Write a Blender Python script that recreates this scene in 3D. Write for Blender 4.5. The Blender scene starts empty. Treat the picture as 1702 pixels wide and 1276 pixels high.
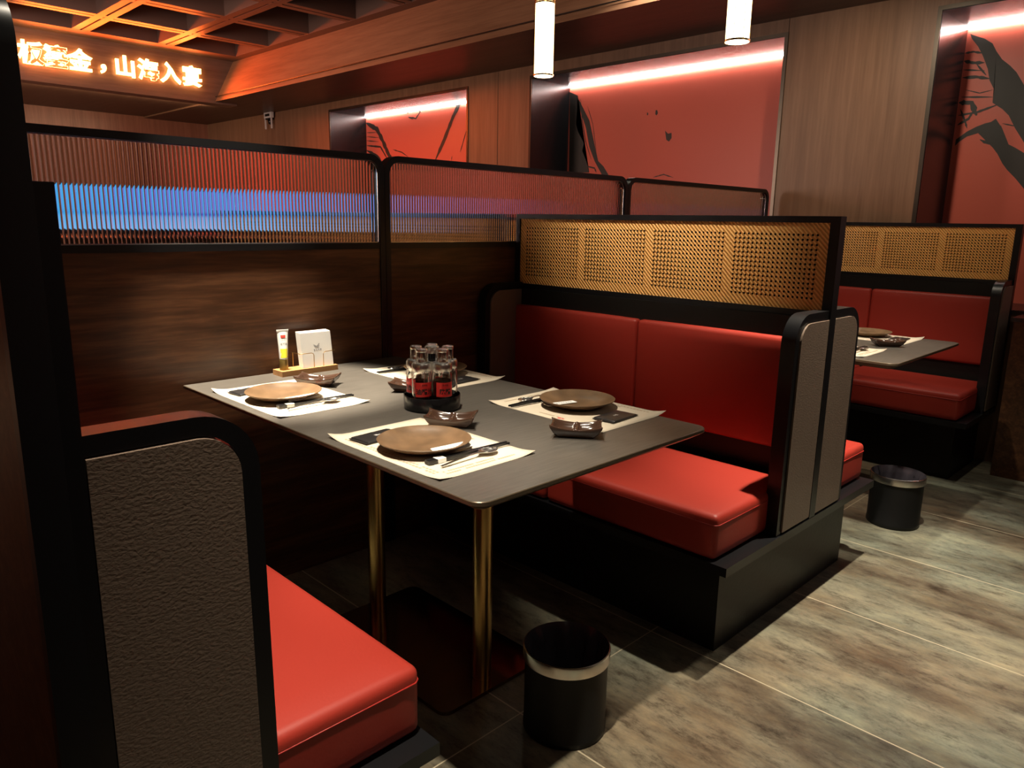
import bpy, bmesh, math, random
from mathutils import Vector, Matrix
random.seed(7)
S = bpy.context.scene
COL = S.collection
R_ = math.radians

# ------------------------------------------------------------------ camera
PAN, TILT, ROLL, FOC = 44.9487, -12.2002, 0.9976, 1244.65
CAM = Vector((-0.7229, -2.3255, 1.2627))
a, t, r = R_(PAN), R_(TILT), R_(ROLL)
F = Vector((math.cos(a)*math.cos(t), math.sin(a)*math.cos(t), math.sin(t)))
Rt = Vector((math.sin(a), -math.cos(a), 0)); Up = Rt.cross(F)
R2 = math.cos(r)*Rt + math.sin(r)*Up; U2 = -math.sin(r)*Rt + math.cos(r)*Up
cd = bpy.data.cameras.new('camera'); cam = bpy.data.objects.new('camera', cd); COL.objects.link(cam)
M = Matrix((R2, U2, -F)).transposed().to_4x4(); M.translation = CAM
cam.matrix_world = M
cd.sensor_width = 36; cd.lens = 36*FOC/1702; cd.clip_start = 0.02; cd.clip_end = 60
S.camera = cam

# ------------------------------------------------------------------ exposure and world
S.view_settings.view_transform = 'Standard'; S.view_settings.look = 'None'
S.view_settings.exposure = 0.0; S.view_settings.gamma = 1.0; S.view_settings.use_curve_mapping = False
w = bpy.data.worlds.new('world'); S.world = w; w.use_nodes = True
w.node_tree.nodes['Background'].inputs[0].default_value = (0.02, 0.018, 0.016, 1)
w.node_tree.nodes['Background'].inputs[1].default_value = 0.3

# ------------------------------------------------------------------ lights (ceiling spots, added fill lamps, cove, sign)
def aim(o, tgt):
    d = Vector(tgt)-o.location
    o.rotation_euler = d.to_track_quat('-Z', 'Y').to_euler()
def spot(name, loc, tgt, power, deg, blend=0.5, col=(1, .86, .68), size=.03):
    l = bpy.data.lights.new(name, 'SPOT'); l.energy = power; l.color = col
    l.spot_size = R_(deg); l.spot_blend = blend; l.shadow_soft_size = size
    o = bpy.data.objects.new(name, l); COL.objects.link(o); o.location = loc; aim(o, tgt); return o
def area(name, loc, tgt, power, sx, sy, col):
    l = bpy.data.lights.new(name, 'AREA'); l.shape = 'RECTANGLE'; l.size = sx; l.size_y = sy
    l.energy = power; l.color = col
    o = bpy.data.objects.new(name, l); COL.objects.link(o); o.location = loc; aim(o, tgt); return o
WARM = (1, .88, .70)
spot('table_spot', (.24, -.12, 2.9), (.36, -.22, .75), 1250, 25, .55, WARM)
spot('table_spot_wide', (.42, -.65, 2.9), (.56, -.82, .75), 300, 33, .9, WARM)
spot('aisle_spot', (1.70, -1.56, 2.9), (1.80, -1.62, 0), 680, 50, 1.0, WARM)
spot('aisle_spot_near', (-.18, -1.50, 2.9), (.12, -1.35, 0), 430, 42, .9, WARM)
spot('cane_fill', (.60, -.72, 2.9), (1.62, -.70, 1.68), 270, 40, 1.0, WARM)  # unseen spot added to brighten the cane screen
spot('cane_fill_far', (3.0, -.9, 2.9), (3.95, -.9, 1.55), 150, 44, 1.0, WARM)  # same added light for the far cane
spot('aisle_spot_far', (3.0, -1.60, 2.9), (3.0, -1.7, 0), 50, 50, 1, WARM)
spot('table_spot_far', (2.75, -.9, 2.9), (2.75, -1.0, .75), 220, 36, .9, WARM)
spot('wall_spot_right', (2.9, -.75, 2.5), (4.0, -.5, 1.6), 40, 95, 1.0, (1, .84, .64))
spot('niche_fill', (2.9, .2, 2.93), (4.4, 1.1, 1.6), 85, 70, 1.0, (1, .84, .66))  # unseen wash added to brighten the middle red niche
area('fill_behind', (-.9, -3.4, 2.85), (1.6, -.2, 1.0), 3, 1.6, .8, (1, .85, .68))  # soft fill added behind the camera, not a fixture of the room
area('fill_aisle', (2.0, -3.6, 2.85), (1.8, 0, 1.0), 4, 1.6, .8, (1, .85, .68))  # second added fill, from across the aisle
spot('beam_fill', (.8, -1.0, 2.75), (3.3, 1.0, 2.95), 50, 50, .8, (1, .84, .66), .08)  # unseen light added to lift the beam face
area('sign_glow', (2.15, 6.18, 2.73), (2.15, 2.0, 2.60), 60, 1.6, .18, (1, .10, .01))
area('far_hall_fill', (-2.5, 3.6, 1.9), (2.6, 5.6, 2.5), 110, 1.2, 1.2, (1, .72, .58))  # out-of-view fill added for the coffers, beam and far wall
area('cove_lamp', (1.9, 6.60, 2.47), (1.9, 6.95, 2.56), 14, 2.6, .03, (1, .62, .36))
area('behind_glass_fill', (.6, 3.2, 2.9), (1.2, 5.0, 0.6), 130, 1.5, 1.5, (1, .50, .36))  # reddish fill added for what shows through the fluted glass

# ------------------------------------------------------------------ materials
def mat(name, col, rough=.5, metal=0., spec=.5, coat=0., emis=None, es=0, bump=None, trans=0, ior=1.45):
    m = bpy.data.materials.new(name); m.use_nodes = True; n = m.node_tree; b = n.nodes['Principled BSDF']
    b.inputs['Base Color'].default_value = (*col, 1); b.inputs['Roughness'].default_value = rough
    b.inputs['Metallic'].default_value = metal; b.inputs['Specular IOR Level'].default_value = spec
    b.inputs['Coat Weight'].default_value = coat; b.inputs['Coat Roughness'].default_value = .08
    b.inputs['Transmission Weight'].default_value = trans; b.inputs['IOR'].default_value = ior
    if emis: b.inputs['Emission Color'].default_value = (*emis, 1); b.inputs['Emission Strength'].default_value = es
    if bump:
        sc, st = bump
        tc = n.nodes.new('ShaderNodeTexCoord'); nz = n.nodes.new('ShaderNodeTexNoise'); nz.inputs['Scale'].default_value = sc
        nz.inputs['Detail'].default_value = 4; bp = n.nodes.new('ShaderNodeBump'); bp.inputs['Strength'].default_value = st
        bp.inputs['Distance'].default_value = .002
        n.links.new(tc.outputs['Object'], nz.inputs['Vector']); n.links.new(nz.outputs['Fac'], bp.inputs['Height'])
        n.links.new(bp.outputs['Normal'], b.inputs['Normal'])
    return m
def nodes(m): return m.node_tree.nodes, m.node_tree.links, m.node_tree.nodes['Principled BSDF']
def ramp(N, stops):
    r = N.new('ShaderNodeValToRGB'); e = r.color_ramp.elements
    e[0].position = stops[0][0]; e[0].color = (*stops[0][1], 1); e[1].position = stops[-1][0]; e[1].color = (*stops[-1][1], 1)
    for p, c in stops[1:-1]:
        k = e.new(p); k.color = (*c, 1)
    return r
def wood(name, dark, mid, light, stretch, rough=.35, scale=9, warp=.35):
    """grain along the axis with the small stretch value"""
    m = mat(name, mid, rough); N, L, b = nodes(m)
    tc = N.new('ShaderNodeTexCoord'); mp = N.new('ShaderNodeMapping'); mp.inputs['Scale'].default_value = stretch
    n1 = N.new('ShaderNodeTexNoise'); n1.inputs['Scale'].default_value = scale; n1.inputs['Detail'].default_value = 7
    n1.inputs['Roughness'].default_value = .62; n1.inputs['Distortion'].default_value = warp
    n2 = N.new('ShaderNodeTexNoise'); n2.inputs['Scale'].default_value = scale*4.5; n2.inputs['Detail'].default_value = 5
    mx = N.new('ShaderNodeMix'); mx.inputs[0].default_value = .35
    L.new(tc.outputs['Object'], mp.inputs['Vector']); L.new(mp.outputs['Vector'], n1.inputs['Vector']); L.new(mp.outputs['Vector'], n2.inputs['Vector'])
    L.new(n1.outputs['Fac'], mx.inputs[2]); L.new(n2.outputs['Fac'], mx.inputs[3])
    r = ramp(N, [(.3, dark), (.5, mid), (.72, light)]); L.new(mx.outputs[0], r.inputs['Fac'])
    L.new(r.outputs['Color'], b.inputs['Base Color'])
    bp = N.new('ShaderNodeBump'); bp.inputs['Strength'].default_value = .08; bp.inputs['Distance'].default_value = .003
    L.new(mx.outputs[0], bp.inputs['Height']); L.new(bp.outputs['Normal'], b.inputs['Normal'])
    return m

BLACK = mat('black_satin_frame', (.006, .006, .007), .32, 0, .5)
BLACK_GLOSS = mat('black_lacquer', (.006, .006, .007), .26, 0, .6)
BLACK_WOOD = mat('black_stained_wood', (.008, .007, .006), .42, 0, .35, bump=(60, .25))
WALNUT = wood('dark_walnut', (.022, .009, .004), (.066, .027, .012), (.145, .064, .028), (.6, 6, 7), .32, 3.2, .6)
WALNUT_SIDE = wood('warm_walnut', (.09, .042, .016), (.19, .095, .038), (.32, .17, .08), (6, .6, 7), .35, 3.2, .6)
WALLWOOD = wood('brown_veneer', (.15, .078, .042), (.205, .110, .062), (.265, .150, .088), (7, 7, .35), .42, 2.4, .2)
FARWOOD = wood('far_veneer', (.13, .052, .034), (.20, .084, .056), (.27, .12, .082), (7, 7, .35), .3, 2.4, .2)
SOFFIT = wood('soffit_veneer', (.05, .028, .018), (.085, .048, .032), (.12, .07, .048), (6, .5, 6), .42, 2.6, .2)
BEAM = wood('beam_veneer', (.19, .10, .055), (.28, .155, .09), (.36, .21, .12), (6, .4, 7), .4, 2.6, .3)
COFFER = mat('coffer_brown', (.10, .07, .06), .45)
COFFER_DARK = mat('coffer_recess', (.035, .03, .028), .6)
TAUPE = mat('taupe_leather', (.155, .112, .084), .42, 0, .5)
N, L, b = nodes(TAUPE)
tc = N.new('ShaderNodeTexCoord'); vo = N.new('ShaderNodeTexNoise'); vo.inputs['Scale'].default_value = 190; vo.inputs['Detail'].default_value = 3
vo.inputs['Distortion'].default_value = .4
mp = N.new('ShaderNodeMapping'); mp.inputs['Scale'].default_value = (.8, 1, 1.2)
bp = N.new('ShaderNodeBump'); bp.inputs['Strength'].default_value = .22; bp.inputs['Distance'].default_value = .003
L.new(tc.outputs['Object'], mp.inputs['Vector']); L.new(mp.outputs['Vector'], vo.inputs['Vector']); L.new(vo.outputs['Fac'], bp.inputs['Height']); L.new(bp.outputs['Normal'], b.inputs['Normal'])
RED = mat('red_leather', (.35, .031, .019), .48, 0, .45, bump=(160, .12))
SEAM = mat('red_stitching', (.36, .02, .014), .5)
TABLE = mat('charcoal_laminate', (.060, .053, .046), .34, 0, .5)
N, L, b = nodes(TABLE)
tc = N.new('ShaderNodeTexCoord'); mp = N.new('ShaderNodeMapping'); mp.inputs['Scale'].default_value = (2, 22, 2)
nz = N.new('ShaderNodeTexNoise'); nz.inputs['Scale'].default_value = 6; nz.inputs['Detail'].default_value = 6
rr = ramp(N, [(.3, (.062, .055, .047)), (.7, (.098, .087, .074))]); L.new(tc.outputs['Object'], mp.inputs['Vector']); L.new(mp.outputs['Vector'], nz.inputs['Vector'])
L.new(nz.outputs['Fac'], rr.inputs['Fac']); L.new(rr.outputs['Color'], b.inputs['Base Color'])
TEDGE = mat('bronze_table_edge', (.11, .08, .05), .35, .4)
BRASS = mat('brushed_brass', (.50, .32, .12), .28, 1)
BRASS_DARK = mat('dark_bronze_mirror', (.26, .15, .08), .10, 1)
STEEL = mat('polished_steel', (.82, .80, .77), .22, 1)
STEELB = mat('brushed_steel', (.76, .74, .70), .27, 1)
GLASS = mat('clear_glass', (1, 1, 1), .01, trans=1, ior=1.45)
FLUTE = mat('fluted_glass', (.93, .93, .95), .03, trans=1, ior=1.45)
PAPER = mat('cream_paper', (.62, .54, .42), .8, bump=(40, .2))
PRINT = mat('tan_print', (.40, .31, .21), .8)
REDINK = mat('red_ink', (.6, .05, .03), .8)
WHITE = mat('white_paper', (.82, .82, .80), .7)
GREYPRINT = mat('grey_print', (.35, .35, .36), .8)
BLACKPACK = mat('black_sachet', (.018, .016, .016), .35)
STONEWARE = mat('brown_stoneware', (.12, .072, .042), .36)
N, L, b = nodes(STONEWARE)
tc = N.new('ShaderNodeTexCoord'); nz = N.new('ShaderNodeTexNoise'); nz.inputs['Scale'].default_value = 22; nz.inputs['Detail'].default_value = 5
rr = ramp(N, [(.3, (.090, .052, .026)), (.7, (.17, .10, .052))]); L.new(tc.outputs['Object'], nz.inputs['Vector']); L.new(nz.outputs['Fac'], rr.inputs['Fac']); L.new(rr.outputs['Color'], b.inputs['Base Color'])
GLAZE = mat('dark_brown_glaze', (.055, .028, .018), .16, 0, .6)
PLASTIC = mat('black_plastic', (.01, .01, .011), .22)
SAUCE = mat('dark_sauce', (.025, .006, .004), .08)
LABEL = mat('red_label', (.85, .03, .03), .5)
INK = mat('black_ink', (.008, .006, .006), .5)
OAK = wood('light_oak', (.28, .13, .045), (.38, .19, .07), (.48, .26, .11), (1, 8, 8), .5, 6, .3)
BAG = mat('black_bin_liner', (.045, .040, .050), .24, spec=1.0, bump=(22, 1.0))
BIN = mat('black_leather_bin', (.006, .006, .006), .40, spec=.3, bump=(120, .1))
ART = mat('red_lacquer_art', (.72, .15, .10), .36, 0, .35)
ARTINK = mat('art_ink', (.035, .030, .026), .5)
LED = mat('led_white', (1, 1, 1), .5, emis=(1, .90, .84), es=42)
TUBE = mat('pendant_glow', (1, 1, 1), .4, emis=(1, .95, .74), es=8)
SIGN = mat('sign_letters', (1, .4, .1), .4, emis=(1, .42, .11), es=12)
WHITEPL = mat('white_plastic', (.6, .6, .6), .4)
OLIVE = mat('olive_gold_cap', (.22, .16, .04), .35, .3)
YELLOW = mat('yellow_print', (.75, .68, .05), .5)

# cane weave
CANE = mat('cane_webbing', (.8, .42, .12), .5)
N, L, b = nodes(CANE)
tc = N.new('ShaderNodeTexCoord'); mp = N.new('ShaderNodeMapping'); mp.inputs['Rotation'].default_value = (R_(45), 0, 0)
wv = N.new('ShaderNodeTexWave'); wv.inputs['Scale'].default_value = 30; wv.inputs['Distortion'].default_value = 1.0; wv.bands_direction = 'Y'
wv.inputs['Detail Scale'].default_value = 3
rr = ramp(N, [(.2, (.60, .26, .055)), (.8, (.92, .50, .15))])
bp = N.new('ShaderNodeBump'); bp.inputs['Strength'].default_value = .8; bp.inputs['Distance'].default_value = .003
L.new(tc.outputs['Object'], mp.inputs['Vector']); L.new(mp.outputs['Vector'], wv.inputs['Vector']); L.new(wv.outputs['Fac'], rr.inputs['Fac'])
L.new(rr.outputs['Color'], b.inputs['Base Color']); L.new(wv.outputs['Fac'], bp.inputs['Height']); L.new(bp.outputs['Normal'], b.inputs['Normal'])

# floor tiles: mottled grey-brown planks running along Y, pale grout
FLOOR = mat('stone_plank_tiles', (.2, .18, .15), .38, 0, .4)
N, L, b = nodes(FLOOR)
tc = N.new('ShaderNodeTexCoord'); sp = N.new('ShaderNodeSeparateXYZ'); L.new(tc.outputs['Object'], sp.inputs[0])
mp = N.new('ShaderNodeMapping'); mp.inputs['Scale'].default_value = (2.8, 1.0, 1)
n1 = N.new('ShaderNodeTexNoise'); n1.inputs['Scale'].default_value = 1.5; n1.inputs['Detail'].default_value = 9; n1.inputs['Roughness'].default_value = .68; n1.inputs['Distortion'].default_value = .15
n2 = N.new('ShaderNodeTexNoise'); n2.inputs['Scale'].default_value = 7; n2.inputs['Detail'].default_value = 13; n2.inputs['Roughness'].default_value = .82
n3 = N.new('ShaderNodeTexNoise'); n3.inputs['Scale'].default_value = 1.1; n3.inputs['Detail'].default_value = 3
L.new(tc.outputs['Object'], mp.inputs['Vector'])
for n_ in (n1, n2): L.new(mp.outputs['Vector'], n_.inputs['Vector'])
L.new(tc.outputs['Object'], n3.inputs['Vector'])
r1 = ramp(N, [(.33, (.060, .043, .031)), (.44, (.118, .098, .074)), (.56, (.185, .170, .134)), (.69, (.28, .250, .185))]); L.new(n1.outputs['Fac'], r1.inputs['Fac'])
r2 = ramp(N, [(.36, (.30, .26, .23)), (.49, (1, 1, 1)), (.64, (1.4, 1.34, 1.2))]); L.new(n2.outputs['Fac'], r2.inputs['Fac'])
r3 = ramp(N, [(.38, (1.12, .97, .82)), (.60, (.86, 1.0, .98))]); L.new(n3.outputs['Fac'], r3.inputs['Fac'])
def mul(a_, b_):
    m_ = N.new('ShaderNodeMix'); m_.data_type = 'RGBA'; m_.blend_type = 'MULTIPLY'; m_.inputs[0].default_value = 1
    L.new(a_, m_.inputs[6]); L.new(b_, m_.inputs[7]); return m_.outputs[2]
colr = mul(mul(r1.outputs['Color'], r2.outputs['Color']), r3.outputs['Color'])
def line_mask(sock, off, period, half):
    a1 = N.new('ShaderNodeMath'); a1.operation = 'ADD'; a1.inputs[1].default_value = -off+period*40+period/2
    a2 = N.new('ShaderNodeMath'); a2.operation = 'MODULO'; a2.inputs[1].default_value = period
    a3 = N.new('ShaderNodeMath'); a3.operation = 'SUBTRACT'; a3.inputs[1].default_value = period/2
    a4 = N.new('ShaderNodeMath'); a4.operation = 'ABSOLUTE'
    a5 = N.new('ShaderNodeMath'); a5.operation = 'LESS_THAN'; a5.inputs[1].default_value = half
    L.new(sock, a1.inputs[0]); L.new(a1.outputs[0], a2.inputs[0]); L.new(a2.outputs[0], a3.inputs[0]); L.new(a3.outputs[0], a4.inputs[0]); L.new(a4.outputs[0], a5.inputs[0])
    return a5.outputs[0]
g1 = line_mask(sp.outputs['X'], 1.1286, .591, .0022); g2 = line_mask(sp.outputs['Y'], -1.12, 1.2, .0018)
mxx = N.new('ShaderNodeMath'); mxx.operation = 'MAXIMUM'; L.new(g1, mxx.inputs[0]); L.new(g2, mxx.inputs[1])
mg = N.new('ShaderNodeMix'); mg.data_type = 'RGBA'; L.new(mxx.outputs[0], mg.inputs[0]); L.new(colr, mg.inputs[6]); mg.inputs[7].default_value = (.46, .40, .28, 1)
L.new(mg.outputs[2], b.inputs['Base Color'])
bp = N.new('ShaderNodeBump'); bp.inputs['Strength'].default_value = .25; bp.inputs['Distance'].default_value = .002
L.new(n2.outputs['Fac'], bp.inputs['Height']); L.new(bp.outputs['Normal'], b.inputs['Normal'])

# blue band in the fluted glass, painted as a glowing cyan to indigo gradient
SCREEN = mat('blue_glow_gradient', (0, 0, 0), .3)
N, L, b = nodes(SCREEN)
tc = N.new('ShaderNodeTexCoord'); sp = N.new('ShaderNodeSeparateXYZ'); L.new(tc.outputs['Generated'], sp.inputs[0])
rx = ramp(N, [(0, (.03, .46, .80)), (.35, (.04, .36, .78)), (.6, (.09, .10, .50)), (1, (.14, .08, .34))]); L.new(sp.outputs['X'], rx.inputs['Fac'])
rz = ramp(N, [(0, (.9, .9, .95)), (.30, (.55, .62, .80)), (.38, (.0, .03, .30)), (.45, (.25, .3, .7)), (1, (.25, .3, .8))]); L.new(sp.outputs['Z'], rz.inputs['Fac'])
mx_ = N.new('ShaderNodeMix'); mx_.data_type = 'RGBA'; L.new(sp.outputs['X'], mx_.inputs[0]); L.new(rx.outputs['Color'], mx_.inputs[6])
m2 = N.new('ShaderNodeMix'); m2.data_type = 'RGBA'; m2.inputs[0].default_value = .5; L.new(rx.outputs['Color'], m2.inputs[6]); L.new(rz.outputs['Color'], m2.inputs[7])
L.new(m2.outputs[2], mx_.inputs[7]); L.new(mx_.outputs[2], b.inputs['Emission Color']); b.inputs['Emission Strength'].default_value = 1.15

# ------------------------------------------------------------------ helpers
def tag(o, label=None, cat=None, group=None, kind=None):
    if label: o['label'] = label
    if cat: o['category'] = cat
    if group: o['group'] = group
    if kind: o['kind'] = kind
    return o
def thing(name, label, cat, loc=(0, 0, 0), rz=0, group=None):
    o = bpy.data.objects.new(name, None); COL.objects.link(o); o.empty_display_size = .05
    o.location = loc; o.rotation_euler = (0, 0, rz); return tag(o, label, cat, group)
def obj(name, bm, m, parent=None, smooth=False, bevel=0, seg=2, auto=None):
    if bevel:
        es = [e for e in bm.edges if len(e.link_faces) == 2 and e.calc_face_angle(0) > .6]
        bmesh.ops.bevel(bm, geom=es, offset=bevel, segments=seg, profile=.5, affect='EDGES', clamp_overlap=True)
    bmesh.ops.recalc_face_normals(bm, faces=bm.faces)
    me = bpy.data.meshes.new(name); bm.to_mesh(me); bm.free()
    for mm in (m if isinstance(m, (list, tuple)) else [m]): me.materials.append(mm)
    o = bpy.data.objects.new(name, me); COL.objects.link(o)
    if parent: o.parent = parent
    if smooth or bevel or auto:
        for p in me.polygons: p.use_smooth = True
        if not smooth or auto: me.set_sharp_from_angle(angle=R_(auto or 35))
    return o
def box(bm, x0, x1, y0, y1, z0, z1, mi=0):
    v = [bm.verts.new((x, y, z)) for x in (x0, x1) for y in (y0, y1) for z in (z0, z1)]
    for f in ((0, 1, 3, 2), (4, 6, 7, 5), (0, 4, 5, 1), (2, 3, 7, 6), (0, 2, 6, 4), (1, 5, 7, 3)):
        fc = bm.faces.new([v[i] for i in f]); fc.material_index = mi
    return bm
def B(*a_, **k): return box(bmesh.new(), *a_, **k)
def lathe(bm, prof, seg=40, c=(0, 0, 0), mi=0, cap0=True, cap1=True):
    rings = []
    for rr_, z in prof:
        rings.append([bm.verts.new((c[0]+rr_*math.cos(2*math.pi*i/seg), c[1]+rr_*math.sin(2*math.pi*i/seg), c[2]+z)) for i in range(seg)])
    for a1, a2 in zip(rings, rings[1:]):
        for i in range(seg):
            f = bm.faces.new((a1[i], a1[(i+1) % seg], a2[(i+1) % seg], a2[i])); f.material_index = mi
    if cap0: bm.faces.new(rings[0][::-1]).material_index = mi
    if cap1: bm.faces.new(rings[-1]).material_index = mi
    return bm
def tube(bm, pts, r, seg=8, close=False):
    pts = [Vector(p) for p in pts]; rings = []; n = len(pts)
    for i, p in enumerate(pts):
        d = (pts[(i+1) % n]-pts[i-1]) if close else (pts[min(i+1, n-1)]-pts[max(i-1, 0)])
        d.normalize(); u = d.cross(Vector((0, 0, 1)))
        if u.length < .1: u = d.cross(Vector((1, 0, 0)))
        u.normalize(); v = d.cross(u)
        rings.append([bm.verts.new(p+r*(math.cos(2*math.pi*k/seg)*u+math.sin(2*math.pi*k/seg)*v)) for k in range(seg)])
    for i in range(n if close else n-1):
        A_, B_ = rings[i], rings[(i+1) % n]
        for k in range(seg): bm.faces.new((A_[k], A_[(k+1) % seg], B_[(k+1) % seg], B_[k]))
    if not close: bm.faces.new(rings[0][::-1]); bm.faces.new(rings[-1])
    return bm
def prism(bm, poly, axis, t0, t1, mi=0):
    """extrude a 2D outline; axis 'y': outline (x,z); 'x': outline (y,z); 'z': outline (x,y)"""
    def P(a_, b_, t_): return {'y': (a_, t_, b_), 'x': (t_, a_, b_), 'z': (a_, b_, t_)}[axis]
    A_ = [bm.verts.new(P(a_, b_, t0)) for a_, b_ in poly]; B_ = [bm.verts.new(P(a_, b_, t1)) for a_, b_ in poly]
    n = len(poly); bm.faces.new(A_[::-1]).material_index = mi; bm.faces.new(B_).material_index = mi
    for i in range(n): bm.faces.new((A_[i], A_[(i+1) % n], B_[(i+1) % n], B_[i])).material_index = mi
    return bm
def band(bm, outer, inner, axis, t0, t1, close=False):
    """strip between two open outlines, extruded"""
    def P(a_, b_, t_): return {'y': (a_, t_, b_), 'x': (t_, a_, b_), 'z': (a_, b_, t_)}[axis]
    V = [[bm.verts.new(P(*q, t_)) for q in ol] for ol in (outer, inner) for t_ in (t0, t1)]
    o0, o1, i0, i1 = V; n = len(outer)
    for k in range(n if close else n-1):
        j = (k+1) % n
        for A_, B_ in ((o0, o1), (i1, i0), (o1, i1), (i0, o0)): bm.faces.new((A_[k], A_[j], B_[j], B_[k]))
    if not close:
        bm.faces.new((o0[0], o1[0], i1[0], i0[0])); bm.faces.new((o0[-1], i0[-1], i1[-1], o1[-1]))
    return bm
def arc(cx_, cz, rad, a0, a1, n=8): return [(cx_+rad*math.cos(R_(a0+(a1-a0)*i/n)), cz+rad*math.sin(R_(a0+(a1-a0)*i/n))) for i in range(n+1)]
def cushion(x0, x1, y0, y1, z0, z1, r=.025, puff=(0, 0, 0), n=14):
    """rounded upholstered block, faces bulge by puff along each axis"""
    bm = bmesh.new(); c = Vector(((x0+x1)/2, (y0+y1)/2, (z0+z1)/2)); h = Vector(((x1-x0)/2, (y1-y0)/2, (z1-z0)/2))
    def w_(i, n_, hh):  # denser near edges
        tt = -1+2*i/n_; s = abs(tt); k = r/hh
        e = 4/n_*1.0
        if s > 1-e: s2 = 1-k*(1-s)/e
        else: s2 = (1-k)*s/(1-e)
        return math.copysign(s2, tt)
    for ax in range(3):
        u, v = (ax+1) % 3, (ax+2) % 3
        for sg in (-1, 1):
            g = []
            for i in range(n+1):
                row = []
                for j in range(n+1):
                    q = Vector((0, 0, 0)); q[ax] = sg*h[ax]; q[u] = w_(i, n, h[u])*h[u]; q[v] = w_(j, n, h[v])*h[v]
                    inn = Vector([max(-(h[k]-r), min(h[k]-r, q[k])) for k in range(3)])
                    d = q-inn
                    if d.length > 1e-9: q = inn+d.normalized()*r
                    uu = [q[k]/h[k] for k in range(3)]
                    for k in range(3):
                        k1, k2 = (k+1) % 3, (k+2) % 3
                        q[k] += math.copysign(1, uu[k])*min(1, abs(uu[k]))**4*puff[k]*(1-uu[k1]**4)*(1-uu[k2]**4)
                    row.append(bm.verts.new(q+c))
                g.append(row)
            for i in range(n):
                for j in range(n): bm.faces.new((g[i][j], g[i+1][j], g[i+1][j+1], g[i][j+1]))
    bmesh.ops.remove_doubles(bm, verts=bm.verts, dist=1e-5)
    return bm
def text_mesh(s, size, depth=0.0, bold=0.0):
    c = bpy.data.curves.new('t', 'FONT'); c.body = s; c.size = size; c.extrude = depth; c.offset = bold
    c.align_x = 'CENTER'; c.align_y = 'CENTER'; c.resolution_u = 3
    o = bpy.data.objects.new('t', c); COL.objects.link(o)
    dg = bpy.context.evaluated_depsgraph_get(); me = bpy.data.meshes.new_from_object(o.evaluated_get(dg))
    bm = bmesh.new(); bm.from_mesh(me); bpy.data.objects.remove(o); bpy.data.curves.remove(c); bpy.data.meshes.remove(me)
    return bm
def xform(bm, f):
    for v in bm.verts: v.co = Vector(f(v.co))
    return bm
def clone(o, parent=None):
    c = o.copy(); COL.objects.link(c)
    if parent: c.parent = parent
    for ch in [x for x in o.children]: clone(ch, c)
    return c
def struct(name, bm, m, **k): return tag(obj(name, bm, m, **k), kind='structure')

# ------------------------------------------------------------------ room shell
XW, YF, XL, YN, ZS, ZC = 4.0, 8.5, -2.8, -5.0, 2.52, 2.97
struct('floor', B(XL, XW+.6, YN, YF, -.06, 0), FLOOR)
NICHES = [('1', 3.018, 5.316), ('2', .034, 2.221), ('3', -3.1, -.842)]
ZN0, ZN1, DN = .84, 2.425, .47
bm = bmesh.new()
ys = [YN]+sorted([y for n_ in NICHES for y in n_[1:]])+[YF]
for i in range(0, len(ys), 2): box(bm, XW, XW+.6, ys[i], ys[i+1], 0, ZS+.02)
for _, y0, y1 in NICHES:
    box(bm, XW, XW+.6, y0, y1, 0, ZN0); box(bm, XW, XW+.6, y0, y1, ZN1, ZS+.02)
    box(bm, XW+DN+.02, XW+.6, y0, y1, ZN0, ZN1)
struct('wall_back', bm, WALLWOOD)
bm = bmesh.new()
box(bm, XW-.0025, XW-.0005, .0195, .0225, 2.445, ZS); box(bm, XW-.0025, XW-.0005, 2.6185, 2.6215, 0, ZS)
struct('trim_1', bm, mat('veneer_joint', (.05, .032, .02), .6))
struct('wall_far', B(XL, XW, YF, YF+.1, 0, ZC), FARWOOD)
struct('wall_left', B(XL-.1, XL, YN, YF, 0, ZC), FARWOOD)
struct('wall_front', B(XL, XW+.6, YN-.1, YN, 0, ZC), FARWOOD)
struct('trim_2', B(3.74, XW, -3.9, -1.45, 0, .815), WALNUT)
tag(obj('trim_3', B(3.725, XW, -3.9, -1.44, .815, .835), BLACK_GLOSS), kind='structure')
# soffit along the back wall with a sloping face, far soffit carrying the sign
bm = prism(bmesh.new(), [(3.147, ZS), (XW+.6, ZS), (XW+.6, ZC+.3), (3.38, ZC+.3), (3.38, ZC)], 'y', YN, YF)
for f in bm.faces:
    c_ = f.calc_center_median()
    f.material_index = 1 if abs(f.normal.z) < .95 and c_.x < 3.4 and c_.z < ZC else 0
bmesh.ops.recalc_face_normals(bm, faces=bm.faces)
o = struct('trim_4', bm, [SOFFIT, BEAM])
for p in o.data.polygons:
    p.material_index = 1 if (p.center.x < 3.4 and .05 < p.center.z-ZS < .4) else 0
bm = bmesh.new(); box(bm, 3.152, 3.160, YN, 6.3, ZS+.05, ZS+.056); struct('trim_5', bm, BLACK_WOOD)
SIGNFACE = wood('sign_wall_veneer', (.10, .065, .05), (.14, .095, .075), (.19, .13, .10), (.5, 6, 7), .3, 2.4, .2)
struct('trim_6', B(XL, 3.40, 6.3, 6.5, ZS-.02, ZC+.3), SIGNFACE)
struct('trim_7', B(XL, 3.2, 6.5, YF, ZS+.02, ZS+.06), SOFFIT)
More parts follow.
